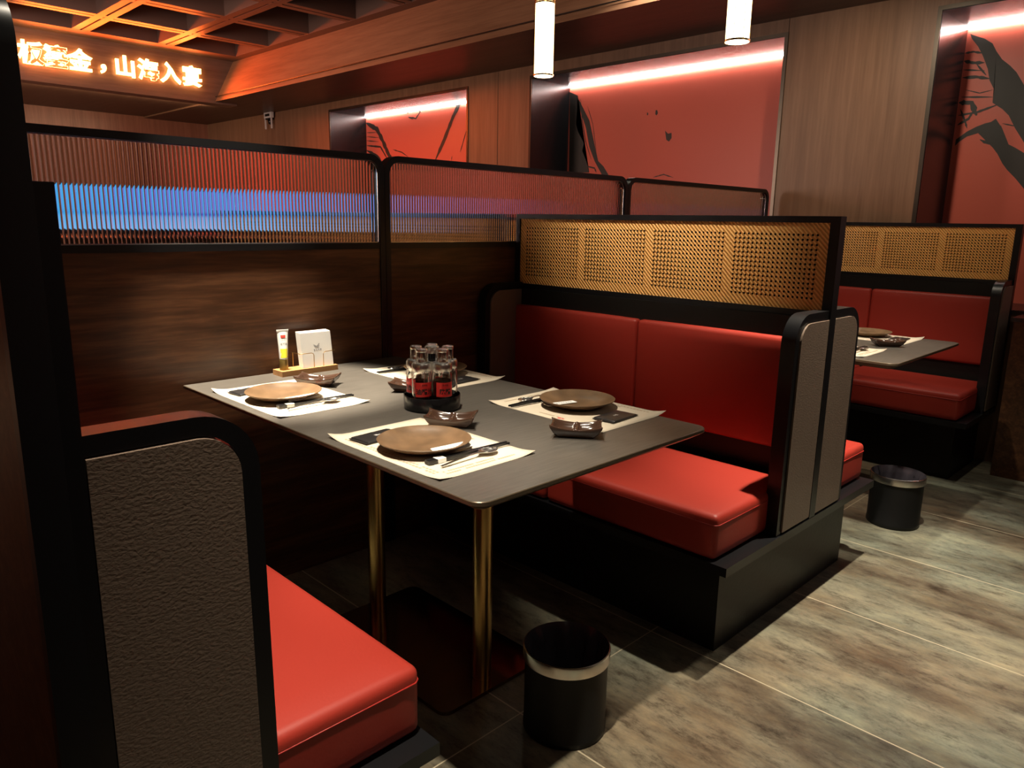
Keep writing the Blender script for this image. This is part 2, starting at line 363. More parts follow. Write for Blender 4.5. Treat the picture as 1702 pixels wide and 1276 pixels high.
# coffered ceiling
bm = bmesh.new()
xs = [2.53-.785*k for k in range(-0, 8)]; yl = [5.33-.795*k for k in range(0, 14)]
for x in xs:
    if x-.07 > XL:
        for s in (-1, 1): box(bm, x+s*.044-.034, x+s*.044+.034, YN, 5.99, ZC, ZC+.22)
        box(bm, x-.011, x+.011, YN, 5.99, ZC+.02, ZC+.22)
for y in yl:
    if y-.07 > YN:
        for s in (-1, 1): box(bm, XL, 3.27, y+s*.044-.034, y+s*.044+.034, ZC+.001, ZC+.22)
        box(bm, XL, 3.27, y-.011, y+.011, ZC+.021, ZC+.22)
box(bm, 3.27, 3.40, YN, 6.3, ZC-.001, ZC+.22); box(bm, XL, 3.27, 5.99, 6.3, ZC-.001, ZC+.22)
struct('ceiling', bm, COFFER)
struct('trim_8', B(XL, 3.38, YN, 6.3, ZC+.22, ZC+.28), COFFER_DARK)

# ------------------------------------------------------------------ wall niches with red ink art
N3  = ([[(-0.865, 2.38), (-0.9, 2.362), (-0.944, 2.342), (-0.988, 2.31), (-1.014, 2.264), (-1.048, 2.217), (-1.093, 2.177), (-1.129, 2.138), (-1.175, 2.065), (-1.222, 1.967), (-1.26, 1.689), (-1.163, 1.834), (-1.122, 1.907), (-1.085, 1.945), (-1.031, 1.984), (-1.03, 2.055), (-0.999, 2.11), (-0.982, 2.173), (-0.948, 2.247), (-0.916, 2.303), (-0.877, 2.352)], [(-0.865, 1.791), (-0.888, 1.808), (-0.919, 1.833), (-0.966, 1.857), (-1.006, 1.872), (-1.037, 1.878), (-1.06, 1.894), (-1.099, 1.838), (-1.121, 1.793), (-1.143, 1.747), (-1.177, 1.728), (-1.263, 1.671), (-1.293, 1.45), (-1.2, 1.559), (-1.155, 1.605), (-1.126, 1.642), (-1.094, 1.697), (-1.065, 1.734), (-1.036, 1.762), (-1.008, 1.791), (-0.979, 1.82), (-0.923, 1.805), (-0.884, 1.776), (-0.865, 1.754)]] , [([(-0.849, 2.276), (-0.895, 2.278), (-0.946, 2.263)], 0.011), ([(-0.85, 2.233), (-0.903, 2.216), (-0.961, 2.21)], 0.017), ([(-0.853, 2.184), (-0.967, 2.166)], 0.009), ([(-0.856, 2.14), (-0.93, 2.136), (-0.997, 2.119)], 0.017), ([(-0.864, 2.031), (-1.027, 2.016)], 0.01), ([(-0.855, 2.001), (-0.923, 1.994), (-0.958, 1.92)], 0.028), ([(-0.86, 1.928), (-0.956, 1.938), (-1.065, 1.973)], 0.012), ([(-0.863, 1.873), (-0.918, 1.905), (-0.938, 1.948)], 0.013), ([(-0.993, 1.783), (-1.046, 1.753)], 0.015), ([(-1.089, 1.857), (-1.135, 1.748)], 0.005), ([(-1.096, 1.865), (-1.178, 1.841)], 0.006), ([(-0.921, 2.207), (-0.979, 2.139)], 0.011), ([(-0.88, 2.07), (-0.958, 2.044), (-1.022, 2.055)], 0.005), ([(-0.868, 1.963), (-0.903, 1.888), (-0.917, 1.851)], 0.01)] )
N2  = ([[(2.221, 2.372), (2.119, 2.333), (2.128, 2.102), (2.105, 2.042), (2.031, 1.935), (2.048, 1.878), (1.983, 1.757), (1.96, 1.69), (2.192, 1.698)], [(2.108, 2.303), (2.065, 2.242), (1.981, 2.12), (1.912, 1.914), (1.867, 1.782), (1.807, 1.736), (1.747, 1.662), (1.823, 1.671), (1.906, 1.783), (1.97, 1.903), (2.017, 2.065), (2.105, 2.246)], [(1.208, 1.984), (1.179, 1.959), (1.147, 1.964), (1.144, 1.924), (1.166, 1.899), (1.192, 1.914)], [(1.389, 2.135), (1.377, 2.13), (1.377, 2.111), (1.388, 2.115)], [(1.307, 2.145), (1.292, 2.144), (1.284, 2.119), (1.296, 2.104), (1.309, 2.115)]] , [([(2.088, 2.302), (2.06, 2.126), (2.012, 1.949), (1.945, 1.8)], 0.008), ([(2.169, 2.12), (2.174, 1.988), (2.15, 1.913)], 0.009), ([(1.297, 1.632), (1.198, 1.652), (1.106, 1.625)], 0.008), ([(2.006, 2.237), (1.941, 2.089), (1.89, 1.855)], 0.005), ([(1.982, 1.743), (1.903, 1.725), (1.881, 1.688)], 0.012)] )
N1  = ([] , [([(5.302, 2.348), (5.094, 2.266), (4.995, 2.144), (4.898, 2.005), (4.801, 1.887)], 0.053), ([(5.299, 2.241), (5.095, 2.231)], 0.011), ([(5.301, 2.198), (5.063, 2.172)], 0.011), ([(5.303, 2.153), (5.064, 2.129)], 0.011), ([(5.305, 2.1), (5.032, 2.07), (4.9, 1.929)], 0.021), ([(5.307, 2.046), (5.105, 1.977), (5.004, 1.895)], 0.032), ([(4.797, 2.029), (4.634, 1.992), (4.523, 1.94)], 0.012), ([(3.739, 2.484), (3.666, 2.419), (3.766, 2.292), (3.906, 2.078), (4.052, 1.883)], 0.043), ([(3.563, 2.142), (3.616, 2.027), (3.656, 1.943)], 0.011), ([(3.78, 1.915), (3.794, 1.863)], 0.009), ([(4.53, 2.39), (4.497, 2.46), (4.343, 2.464), (4.299, 2.389), (4.376, 2.324), (4.499, 2.351)], 0.016), ([(4.515, 2.353), (4.422, 2.318)], 0.011)] )
def stroke(bm, pts, w_, x):
    n = len(pts); rnd = random.Random(int(abs(pts[0][0])*1000))
    P = []
    for i in range(n-1):
        for k in range(6):
            t_ = k/6; P.append(((pts[i][0]*(1-t_)+pts[i+1][0]*t_), (pts[i][1]*(1-t_)+pts[i+1][1]*t_)))
    P.append(pts[-1]); m_ = len(P); L_, R__ = [], []
    for i, (y, z) in enumerate(P):
        a0 = P[max(i-1, 0)]; a1 = P[min(i+1, m_-1)]; dx, dz = a1[0]-a0[0], a1[1]-a0[1]; l_ = math.hypot(dx, dz) or 1
        ww = w_/2*(.75+.5*rnd.random())*(min(1, (i+.5)/2.5))*(min(1, (m_-i)/4)+.0)
        L_.append(bm.verts.new((x, y-dz/l_*ww, z+dx/l_*ww))); R__.append(bm.verts.new((x, y+dz/l_*ww, z-dx/l_*ww)))
    for i in range(m_-1): bm.faces.new((L_[i], L_[i+1], R__[i+1], R__[i]))
def niche(label, y0, y1, data):
    th = thing('wall_niche', label, 'wall niche', (XW, (y0+y1)/2, ZN0), 0)
    h = (y1-y0)/2; H = ZN1-ZN0
    bm = bmesh.new()
    box(bm, .0, DN+.012, -h, -h+.008, 0, H); box(bm, .0, DN+.012, h-.008, h, 0, H); box(bm, 0, DN+.012, -h, h, H-.008, H); box(bm, 0, DN+.012, -h, h, 0, .008)
    obj('lining', bm, BLACK_GLOSS, th)
    bm = bmesh.new(); e = .016
    box(bm, -.008, .004, -h-e, -h+.006, -e, H+e); box(bm, -.008, .004, h-.006, h+e, -e, H+e)
    box(bm, -.008, .004, -h+.006, h-.006, H-.006, H+e); box(bm, -.008, .004, -h+.006, h-.006, -e, .006)
    obj('frame', bm, mat('bronze_niche_frame', (.09, .075, .06), .3, .8), th, bevel=.002)
    ap = obj('art_panel', B(DN, DN+.012, -h+.008, h-.008, .008, H-.008), ART, th)
    if data:
        bm = bmesh.new()
        for poly in data[0]:
            q = [(max(-h+.01, min(h-.01, y-(y0+y1)/2)), min(z-ZN0, H-.012)) for y, z in poly]
            vs = [bm.verts.new((DN-.0015, y, z)) for y, z in q]
            try:
                f = bm.faces.new(vs); bmesh.ops.triangulate(bm, faces=[f])
            except Exception: pass
        for k, (pl, w_) in enumerate(data[1]):
            q = [(max(-h+.01, min(h-.01, y-(y0+y1)/2)), min(z-ZN0, H-.012)) for y, z in pl]
            stroke(bm, q, w_, DN-.0016-.00005*k)
        obj('ink_strokes', bm, ARTINK, ap)
    bm = B(DN-.018, DN-.002, -h+.01, h-.01, H-.020, H-.010)
    obj('led_strip', bm, LED, th)
    return th
niche('smaller far red ink-brush niche beyond the sign end of the room', NICHES[0][1], NICHES[0][2], N1)
niche('long red wall niche almost plain, with ink specks, under the pendant tubes', NICHES[1][1], NICHES[1][2], N2)
niche('red wall niche with a broad dark ink branch, above the farthest bench', NICHES[2][1], NICHES[2][2], N3)

# ------------------------------------------------------------------ fluted glass partitions
def flute_pane(x0, x1, z0, ztop_of, yb, pitch=.0122, d=.0035, t_=.006):
    bm = bmesh.new(); n = int(round((x1-x0)/pitch)); p = (x1-x0)/n; K = 5
    front, back = [], []
    for i in range(n):
        for k in range(K):
            x = x0+(i+k/K)*p; s = math.sin(math.pi*k/K)
            front.append((x, yb-d*s))
    front.append((x1, yb))
    F0 = [bm.verts.new((x, y, z0)) for x, y in front]; F1 = [bm.verts.new((x, y, ztop_of(x))) for x, y in front]
    G0 = [bm.verts.new((x, yb+t_, z0)) for x, y in front]; G1 = [bm.verts.new((x, yb+t_, ztop_of(x))) for x, y in front]
    for i in range(len(front)-1):
        bm.faces.new((F0[i], F0[i+1], F1[i+1], F1[i])); bm.faces.new((G0[i], G1[i], G1[i+1], G0[i+1]))
        bm.faces.new((F1[i], F1[i+1], G1[i+1], G1[i])); bm.faces.new((F0[i], G0[i], G0[i+1], F0[i+1]))
    bm.faces.new((F0[0], F1[0], G1[0], G0[0])); bm.faces.new((F0[-1], G0[-1], G1[-1], F1[-1]))
    return bm
def partition(label, W, loc, rz, glassmat=FLUTE, woodm=WALNUT, group=None, T=.04, zt=1.4916, fw=.022):
    """local: runs along +x from 0 to W, body from y=0 to y=T"""
    th = thing('glass_partition', label, 'partition', loc, rz, group)
    r0, r1 = .062, .042; e = .0005
    out = [(e, 0)]+arc(e+r0, zt-r0, r0, 180, 90)+arc(W-e-r0, zt-r0, r0, 90, 0)+[(W-e, 0)]
    inn = [(e+fw, 0)]+arc(e+fw+r1, zt-fw-r1, r1, 180, 90)+arc(W-e-fw-r1, zt-fw-r1, r1, 90, 0)+[(W-e-fw, 0)]
    obj('frame', band(bmesh.new(), out, inn, 'y', 0, T), BLACK, th, bevel=.0025)
    obj('rail', B(fw, W-fw, .001, T-.001, 1.158, 1.180), BLACK, th, bevel=.0015)
    x0, x1 = fw+.001, W-fw-.001
    def ztop(x):
        zz = zt-fw; xx = min(x-fw, W-fw-x)
        if xx < r1: zz = zt-fw-r1+math.sqrt(max(0, r1*r1-(r1-xx)**2))
        return zz+.0003
    obj('fluted_pane', flute_pane(x0, x1, 1.1805, ztop, T/2-.003), glassmat, th, smooth=True, auto=60)
    e1 = .0004; bw = .0028
    o2 = [(fw+e1, 1.1803)]+arc(fw+r1, zt-fw-r1, r1-e1, 180, 90)+arc(W-fw-r1, zt-fw-r1, r1-e1, 90, 0)+[(W-fw-e1, 1.1803)]
    i2 = [(fw+e1+bw, 1.1803+bw)]+arc(fw+r1, zt-fw-r1, r1-e1-bw, 180, 90)+arc(W-fw-r1, zt-fw-r1, r1-e1-bw, 90, 0)+[(W-fw-e1-bw, 1.1803+bw)]
    obj('glazing_bead', band(bmesh.new(), o2, i2, 'y', T/2-.011, T/2-.0072, close=True), STEELB, th)
    bm = bmesh.new()
    tube(bm, [(W-fw-.022, T/2-.012, zt-fw-.035), (W-fw-.022, T/2-.006, zt-fw-.035)], .004, 10)
    obj('glass_fixing', bm, STEEL, th)
    obj('wood_panel', B(fw, W-fw, .006, T-.006, .0, 1.158), woodm, th)
    return th
G = 'fluted glass partitions in a row behind the booths'
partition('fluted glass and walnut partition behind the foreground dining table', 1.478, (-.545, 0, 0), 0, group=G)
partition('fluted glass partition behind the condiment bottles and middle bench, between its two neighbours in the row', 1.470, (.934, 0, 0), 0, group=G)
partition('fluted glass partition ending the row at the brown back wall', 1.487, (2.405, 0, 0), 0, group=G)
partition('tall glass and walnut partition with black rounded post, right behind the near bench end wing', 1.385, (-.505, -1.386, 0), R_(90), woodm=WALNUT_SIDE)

# ------------------------------------------------------------------ booth benches
YE = -1.385
def cane_panel(x, nx, y0, y1, z0, z1):
    """sheet facing nx with octagonal holes; four woven fields separated by solid bands"""
    bm = bmesh.new(); p = .01545; W = y1-y0; H = z1-z0
    ny = int(round(W/p)); nz = int(round(H/p)); py, pz = W/ny, H/nz
    fields = []; bnd = 2; f = (ny-bnd*5)/4
    def hole(i, j):
        if j < 2 or j >= nz-2: return False
        for k in range(4):
            s = bnd+k*(f+bnd)
            if s <= i+.5 < s+f: return True
        return False
    V = {}
    def vert(y, z):
        k = (round(y, 5), round(z, 5))
        if k not in V: V[k] = bm.verts.new((x, y, z))
        return V[k]
    for i in range(ny):
        for j in range(nz):
            a0, a1, b0, b1 = y0+i*py, y0+(i+1)*py, z0+j*pz, z0+(j+1)*pz
            if not hole(i, j):
                bm.faces.new((vert(a0, b0), vert(a1, b0), vert(a1, b1), vert(a0, b1))); continue
            c_, d_ = (a0+a1)/2, (b0+b1)/2; r_ = .0040
            cor = [vert(a0, b0), vert(a1, b0), vert(a1, b1), vert(a0, b1)]
            hh = [bm.verts.new((x, c_+r_*math.cos(R_(225+45*k)), d_+r_*math.sin(R_(225+45*k)))) for k in range(8)]
            for k in range(4):
                bm.faces.new((cor[k], cor[(k+1) % 4], hh[(2*k+2) % 8], hh[2*k+1], hh[2*k]))
    return bm
def half_bench(th, s, L0=0.0, cane=True):
    """one sitting side; s=-1 faces -x, +1 faces +x; bench runs y from 0 to YE"""
    def X(v0, v1): return (min(s*v0, s*v1), max(s*v0, s*v1))
    g = .006
    for (a0, a1) in ((-.022, -.684), (-.690, -1.340)):
        c = obj('seat_cushion', cushion(*X(.07, .545), a1, a0, .326, .4625, .018, (.003, .002, .006)), RED, th, smooth=True)
        sm = bmesh.new(); e = .0015; zz = .4335
        xx0, xx1 = X(.09, .545+e+.001)
        pts = [(s*.09, a1-e, zz), (s*(.545-.014), a1-e, zz), (s*(.545-.003), a1+.006, zz), (s*(.545+e), a1+.018, zz), (s*(.545+e+.001), (a0+a1)/2, zz), (s*(.545+e), a0-.018, zz), (s*(.545-.004), a0-.004, zz), (s*(.545-.016), a0+e, zz), (s*.09, a0+e, zz)]
        tube(sm, pts, .0016, 6); obj('seam', sm, SEAM, c, smooth=True)
    for (a0, a1) in ((-.03, -.684), (-.689, -1.333)):
        obj('back_cushion', cushion(*X(.022, .062), a1, a0, .548, .9155, .014, (.006, .002, .002)), RED, th, smooth=True)
    obj('back_board', B(*X(.0205, .030), YE+.046, -.001, .326, .985), BLACK_WOOD, th, bevel=.001)
    # wings at both ends: bent band frame with an upholstered pad inside
    zt, rx, fr = 1.010, .238, .026
    for (ya, yb) in ((YE+.006, YE+.050), (-.047, -.003)):
        out = [(s*.0205, zt)]+[(s*q, z) for q, z in arc(rx-.085, zt-.085, .085, 90, 0, 10)]+[(s*(rx+.004), .326)]
        inn = [(s*.0205, zt-fr)]+[(s*q, z) for q, z in arc(rx-.085, zt-.085, .085-fr, 90, 0, 10)]+[(s*(rx+.004-fr), .326)]
        wf = obj('wing_frame', band(bmesh.new(), out, inn, 'y', ya, yb), BLACK, th, bevel=.0025)
        e = .0025
        pad = [(s*.0225, zt-fr-e)]+[(s*q, z) for q, z in arc(rx-.085, zt-.085, .085-fr-e, 90, 0, 8)]+[(s*(rx+.002-fr), .332), (s*.0225, .332)]
        obj('wing_pad', prism(bmesh.new(), pad, 'y', ya-.005, yb+.005), TAUPE, wf, bevel=.012, seg=5)
    obj('ledge', B(*X(.0, .552), YE, -.001, .296, .3235), BLACK, th, bevel=.002)
    obj('plinth', B(*X(.0, .463), -1.318, -.001, .0, .296), BLACK_WOOD, th, bevel=.0015)
def bench(label, x, y=0, sides=(-1, 1), mirror=False, half=False, group=None):
    th = thing('booth_bench', label, 'booth bench', (x, y, 0), 0, group)
    for s in sides: half_bench(th, s)
    x0 = -.0205 if not half or -1 in sides else 0
    x1 = .0205 if not half or 1 in sides else 0
    fr = bmesh.new()
    box(fr, x0, x1, YE, -.001, 1.2765, 1.2965); box(fr, x0, x1, YE, YE+.031, .326, 1.2765)
    box(fr, x0, x1, -.024, -.001, .985, 1.2765); box(fr, x0, x1, YE+.031, -.024, .985, 1.0050)
    obj('screen_frame', fr, BLACK, th, bevel=.0015)
    for s in sides:
        xx = s*.013
        obj('cane_webbing', cane_panel(xx, s, YE+.031, -.024, 1.005, 1.2765), CANE, th)
    if not (sides == (-1, 1)):
        obj('screen_backing', B(min(0, x1 if 1 in sides else x0)*0-.001, .001, YE+.031, -.024, 1.005, 1.2765), BLACK_WOOD, th)
    else:
        obj('screen_core', B(-.002, .002, YE+.031, -.024, 1.005, 1.2765), BLACK_WOOD, th)
    return th
bn = bench('near red booth bench with one sitting side, its taupe end wing beside the tall partition', -.505, sides=(1,), half=True)
bench('back-to-back red booth bench with cane screen between the two dining tables', 1.634)
bench('red booth bench against the brown back wall, across the far dining table', 3.955, sides=(-1,))
# the booths on the other side of the glass
b4 = bench('booth bench beyond the fluted glass, its cane screen showing through the ribs', 1.634, 1.427)
b5 = bench('booth bench beyond the glass row, close to the back wall', 3.955, 1.427, sides=(-1,))

# ------------------------------------------------------------------ dining tables
def dining_table(label, cx_, W, group):
    th = thing('dining_table', label, 'dining table', (cx_, 0, 0), 0, group)
    h = W/2; y0, y1 = -1.362, -.002; r_ = .035
    def outline(ins):
        rr_ = max(r_-ins*.6, .008)
        o = arc(-h+ins+rr_, y0+ins+rr_, rr_, 180, 270, 7)+arc(h-ins-rr_, y0+ins+rr_, rr_, 270, 360, 7)+[(h-ins, y1), (-h+ins, y1)]
        return o
    bm = bmesh.new(); rings = []
    for ins, z in ((.030, .722), (.004, .738), (.0, .741), (0, .7485), (.0015, .750)):
        rings.append([bm.verts.new((x, y, z)) for x, y in outline(ins)])
    n = len(rings[0]); bm.faces.new(rings[0][::-1]).material_index = 1; bm.faces.new(rings[-1])
    for k, (A_, B_) in enumerate(zip(rings, rings[1:])):
        for i in range(n): bm.faces.new((A_[i], A_[(i+1) % n], B_[(i+1) % n], B_[i])).material_index = 1
    obj('tabletop', bm, [TABLE, TEDGE], th, auto=20)
    for y in (-.434, -.937):
        lg = obj('table_leg', lathe(bmesh.new(), [(.027, .011), (.027, .722)], 40, (0, y, 0)), BRASS, th, smooth=True, auto=40)
    q = arc(-.19+.03, -1.0+.03, .03, 180, 270, 6)+arc(.19-.03, -1.0+.03, .03, 270, 360, 6)+arc(.19-.03, -.38-.03, .03, 0, 90, 6)+arc(-.19+.03, -.38-.03, .03, 90, 180, 6)
    obj('base_plate', prism(bmesh.new(), q, 'z', .0, .011), BRASS_DARK, th, bevel=.001)
    return th
GT = 'charcoal booth dining tables'
dining_table('foreground charcoal dining table on two brass legs, laid for four', .567, .812, GT)
dining_table('charcoal dining table in the next booth, seen past the back-to-back bench', 2.767, .848, GT)

# ------------------------------------------------------------------ tableware (protos built once, copied)
TZ = .750
def placemat_mesh():
    bm = bmesh.new(); nx, ny = 14, 20; W, D = .28, .42; top, bot = [], []
    def z(u, v):
        c_ = 0
        for (su, sv, k) in ((-1, 1, .010), (1, -1, .007), (-1, -1, .005)):
            d = math.hypot((u-su)*W/2, (v-sv)*D/2)
            c_ += k*max(0, 1-d/.055)**1.7
        return c_+.0004
    for lay, st in ((.0006, top), (0, bot)):
        for i in range(nx+1):
            st.append([bm.verts.new((-W/2+W*i/nx, -D/2+D*j/ny, z(-1+2*i/nx, -1+2*j/ny)+lay)) for j in range(ny+1)])
    for i in range(nx):
        for j in range(ny):
            bm.faces.new((top[i][j], top[i+1][j], top[i+1][j+1], top[i][j+1])); bm.faces.new((bot[i][j], bot[i][j+1], bot[i+1][j+1], bot[i+1][j]))
    per = [(i, 0) for i in range(nx)]+[(nx, j) for j in range(ny)]+[(i, ny) for i in range(nx, 0, -1)]+[(0, j) for j in range(ny, 0, -1)]
    for k in range(len(per)):
        a_, b_ = per[k], per[(k+1) % len(per)]
        bm.faces.new((top[a_[0]][a_[1]], bot[a_[0]][a_[1]], bot[b_[0]][b_[1]], top[b_[0]][b_[1]]))
    return bm
# local +x of a setting points from the diner to the table centre; chopsticks at -y
def make_placemat():
    th = thing('placemat', '', 'placemat')
    sh = obj('paper_sheet', placemat_mesh(), PAPER, th, smooth=True)
    bm = bmesh.new(); rnd = random.Random(3)
    for row, (x, n_) in enumerate(((-.118, 30), (-.108, 22), (.112, 12))):
        for k in range(n_):
            y = -.17+.34*(k+.5)/30 if row < 2 else -.03+.01*k*.8
            if rnd.random() < .12: continue
            w_ = rnd.uniform(.003, .0045)
            box(bm, x-.0028, x+.0028, y-w_, y+w_, .00135, .00145)
    for (ax, y_) in ((0, -.185), (1, -.172)):
        for k in range(22 if ax else 30):
            x = -.10+.2*(k+.5)/30
            if rnd.random() < .15: continue
            box(bm, x-.0028, x+.0022, y_-.003, y_+.003, .00135, .00145)
    obj('printed_text', bm, PRINT, sh)
    bm = bmesh.new(); lathe(bm, [(.006, .00135), (.006, .00145)], 10, (.118, .045, 0)); lathe(bm, [(.004, .00135), (.004, .00145)], 8, (.118, .058, 0))
    obj('red_stamp', bm, REDINK, sh)
    return th
def make_plate():
    th = thing('dinner_plate', '', 'plate')
    pr = [(.058, .0), (.062, .0), (.066, .004), (.090, .013), (.1065, .0225), (.1082, .0245), (.1070, .0255), (.103, .0245), (.092, .0185), (.070, .0100), (.050, .0078), (.02, .0074), (.001, .0074)]
    bm = lathe(bmesh.new(), pr, 64); obj('plate_body', bm, STONEWARE, th, smooth=True)
    return th
def make_dish():
    th = thing('sauce_dish', '', 'sauce dish')
    bm = bmesh.new(); nu, nv = 28, 18; A_, C_ = .060, .037
    top = []
    for i in range(nu+1):
        row = []
        for j in range(nv+1):
            u, v = -1+2*i/nu, -1+2*j/nv
            m_ = (abs(u)**5+abs(v)**5)**(1/5)
            rim = .0245+.0045*abs(u)**3+.004*(abs(u*v))**1.5-.002*(1-abs(u))
            z = .005+(rim-.005)*min(1, m_)**4.5
            div = math.exp(-(u/.075)**2)*(.0155+.004*abs(v)**2)
            z = max(z, .005+div*(1 if m_ < .97 else 1))
            k = .70+.30*min(1, m_)**1.0
            row.append(bm.verts.new((A_*u*(1+.06*abs(v)**3)*(.99), C_*v*(1+.05*abs(u)**3), min(z, rim+.002))))
        top.append(row)
    for i in range(nu):
        for j in range(nv): bm.faces.new((top[i][j], top[i+1][j], top[i+1][j+1], top[i][j+1]))
    per = [(i, 0) for i in range(nu)]+[(nu, j) for j in range(nv)]+[(i, nv) for i in range(nu, 0, -1)]+[(0, j) for j in range(nv, 0, -1)]
    ring = [top[i][j] for i, j in per]
    prev = ring
    for sc, zf in ((1.03, 1.0), (1.01, .82), (.88, .4), (.70, .06), (.66, 0)):
        cur = [bm.verts.new((v.co.x*sc, v.co.y*sc, v.co.z*zf if zf > .05 else (.001 if zf else 0))) for v in ring]
        for k in range(len(ring)): bm.faces.new((prev[k], prev[(k+1) % len(ring)], cur[(k+1) % len(ring)], cur[k]))
        prev = cur
    bm.faces.new(prev)
    obj('dish_body', bm, GLAZE, th, smooth=True)
    return th
def make_chopsticks():
    th = thing('chopstick_pair', '', 'chopsticks')
    for k in (-1, 1):
        bm = bmesh.new(); L_ = .235
        sec = []
        for x, r_ in ((-.075, .0042), (-.02, .0040), (.16, .0022)):
            sec.append([bm.verts.new((x, k*.0046+r_*a_, .0052+r_*b_)) for a_, b_ in ((-1, -1), (1, -1), (1, 1), (-1, 1))])
        bm.faces.new(sec[0][::-1]); bm.faces.new(sec[-1])
        for p_, q_ in zip(sec, sec[1:]):
            for i in range(4): bm.faces.new((p_[i], p_[(i+1) % 4], q_[(i+1) % 4], q_[i]))
        obj('chopstick', bm, PLASTIC, th, bevel=.0006)
    obj('paper_band', B(-.052, -.030, -.0098, .0098, .0006, .0100), WHITE, th, bevel=.0008)
    return th
def make_spoon():
    th = thing('soup_spoon', '', 'spoon')
    bm = bmesh.new(); n = 16; secs = []
    for i in range(n+1):
        t_ = i/n; x = -.085+.17*t_
        if t_ < .68: w_, z, d = .0028+.0012*(1-t_), .003+.006*math.sin(t_*2.6), 0
        else:
            s = (t_-.68)/.32; w_ = .0028+.0165*math.sin(math.pi*min(1, .04+s*.96))**.75; z = .0085-.0*s; d = .007*math.sin(math.pi*s)
        row = []
        for j in range(9):
            v = -1+2*j/8; row.append((x, w_*v, z-d*(1-v*v)+.0005))
        secs.append(row)
    T_ = [[bm.verts.new(q) for q in r_] for r_ in secs]; Bq = [[bm.verts.new((q[0], q[1], q[2]-.0012)) for q in r_] for r_ in secs]
    for i in range(n):
        for j in range(8):
            bm.faces.new((T_[i][j], T_[i+1][j], T_[i+1][j+1], T_[i][j+1])); bm.faces.new((Bq[i][j], Bq[i][j+1], Bq[i+1][j+1], Bq[i+1][j]))
        bm.faces.new((T_[i][0], Bq[i][0], Bq[i+1][0], T_[i+1][0])); bm.faces.new((T_[i][8], T_[i+1][8], Bq[i+1][8], Bq[i][8]))
    bm.faces.new(T_[0]+Bq[0][::-1]); bm.faces.new(T_[n][::-1]+Bq[n])
    obj('spoon_body', bm, STEEL, th, smooth=True)
    return th
def make_wipe():
    th = thing('wipe_sachet', '', 'wet wipe sachet')
    bm = cushion(-.034, .034, -.055, .055, .0, .006, .0028, (0, 0, .001), 8)
    box(bm, -.034, .034, -.061, -.053, .0024, .0034); box(bm, -.034, .034, .053, .061, .0024, .0034)
    bd = obj('sachet_body', bm, BLACKPACK, th, smooth=True, auto=40)
    tm = xform(text_mesh('湿巾', .010), lambda c: (c.y, -c.x, .0073)); obj('sachet_text', tm, WHITE, bd)
    return th
def make_slip():
    th = thing('toothpick_packet', '', 'toothpick packet')
    bd = obj('packet_body', B(-.0125, .0125, -.05, .05, .0, .0012), WHITE, th, bevel=.0004)
    bm = bmesh.new()
    for k in range(9): box(bm, -.004, .004, -.038+.008*k, -.033+.008*k, .00125, .00132)
    obj('packet_text', bm, GREYPRINT, bd)
    return th
used = {}
def place(kind, maker, x, y, z, rz, label, group, tilt=0):
    if kind not in used:
        o = used[kind] = maker()
    else: o = clone(used[kind])
    o.location = (x, y, z); o.rotation_euler = (0, tilt, rz); o['label'] = label; o['group'] = group
    return o
def setting(cx_, cy, flip, who, dish=None, wipe=True, chop=True, slip=None, plate=True, at='', jig=0, spoon=True):
    s = -1 if flip else 1; rz = R_(180) if flip else 0
    cx0 = cx_-.015*s+(.0 if not flip else 0)
    place('mat', make_placemat, cx_, cy, TZ, rz+jig, 'cream printed paper placemat '+who, 'paper placemats on '+at)
    if plate: place('plate', make_plate, cx_-.022*s, cy-.012*s, TZ+.0012, rz, 'round brown stoneware dinner plate '+who, 'stoneware plates on '+at)
    if dish: place('dish', make_dish, dish[0], dish[1], TZ+.0012, R_(dish[2]), 'small two-part dark glazed sauce dish '+dish[3], 'sauce dishes on '+at)
    if wipe: place('wipe', make_wipe, cx_-(.052 if not flip else 0), cy+(.128 if not flip else -.142), TZ+.0013, rz+R_(94), 'black wet wipe sachet '+who, 'wet wipe sachets on '+at)
    if chop: place('chop', make_chopsticks, cx_-.020*s, cy-.116*s, TZ+.0016, rz-R_(2), 'black chopsticks banded in white '+who, 'chopsticks on '+at)
    if spoon: place('spoon', make_spoon, cx_+.0*s, cy-.145*s, TZ+.0024, rz+R_(3), 'polished steel spoon '+who, 'spoons on '+at)
    if slip:
        o = place('slip', make_slip, cx_-.022*s+slip[0], cy-.012*s+slip[1], TZ+slip[3], R_(slip[2]), 'white paper toothpick packet '+who, 'toothpick packets on '+at)
        o.rotation_euler = (slip[4] if len(slip) > 4 else 0, slip[5] if len(slip) > 5 else 0, R_(slip[2]))
A1 = 'the foreground table'; A2 = 'the far table'
setting(.328, -.352, False, 'on the brightly lit near-bench side, below the napkin box', dish=(.478, -.262, -48, 'beside the napkin box'), at=A1, slip=(.018, -.076, -88, .0150, 0, R_(13)))
setting(.328, -1.005, False, 'at the aisle end on the near-bench side', dish=(.482, -.905, -50, 'in front of the bottle caddy'), at=A1, slip=(.020, -.074, -95, .0150, 0, R_(13)))
setting(.862, -.998, True, 'at the aisle end facing the cane-screen bench', dish=(.652, -1.180, -52, 'at the aisle edge of the table'), at=A1, slip=(-.040, .028, 76, .0100))
setting(.855, -.368, True, 'behind the bottle caddy by the glass partition', dish=(.650, -.520, -50, 'half hidden behind the caddy'), at=A1)
setting(3.045, -.998, True, 'beside the far bench', dish=(2.80, -1.17, -50, 'on the edge of the far table'), at=A2, slip=(-.040, .028, 76, .0100))
setting(2.53, -1.005, False, 'at the near corner, partly behind the bench wing', at=A2, wipe=False)

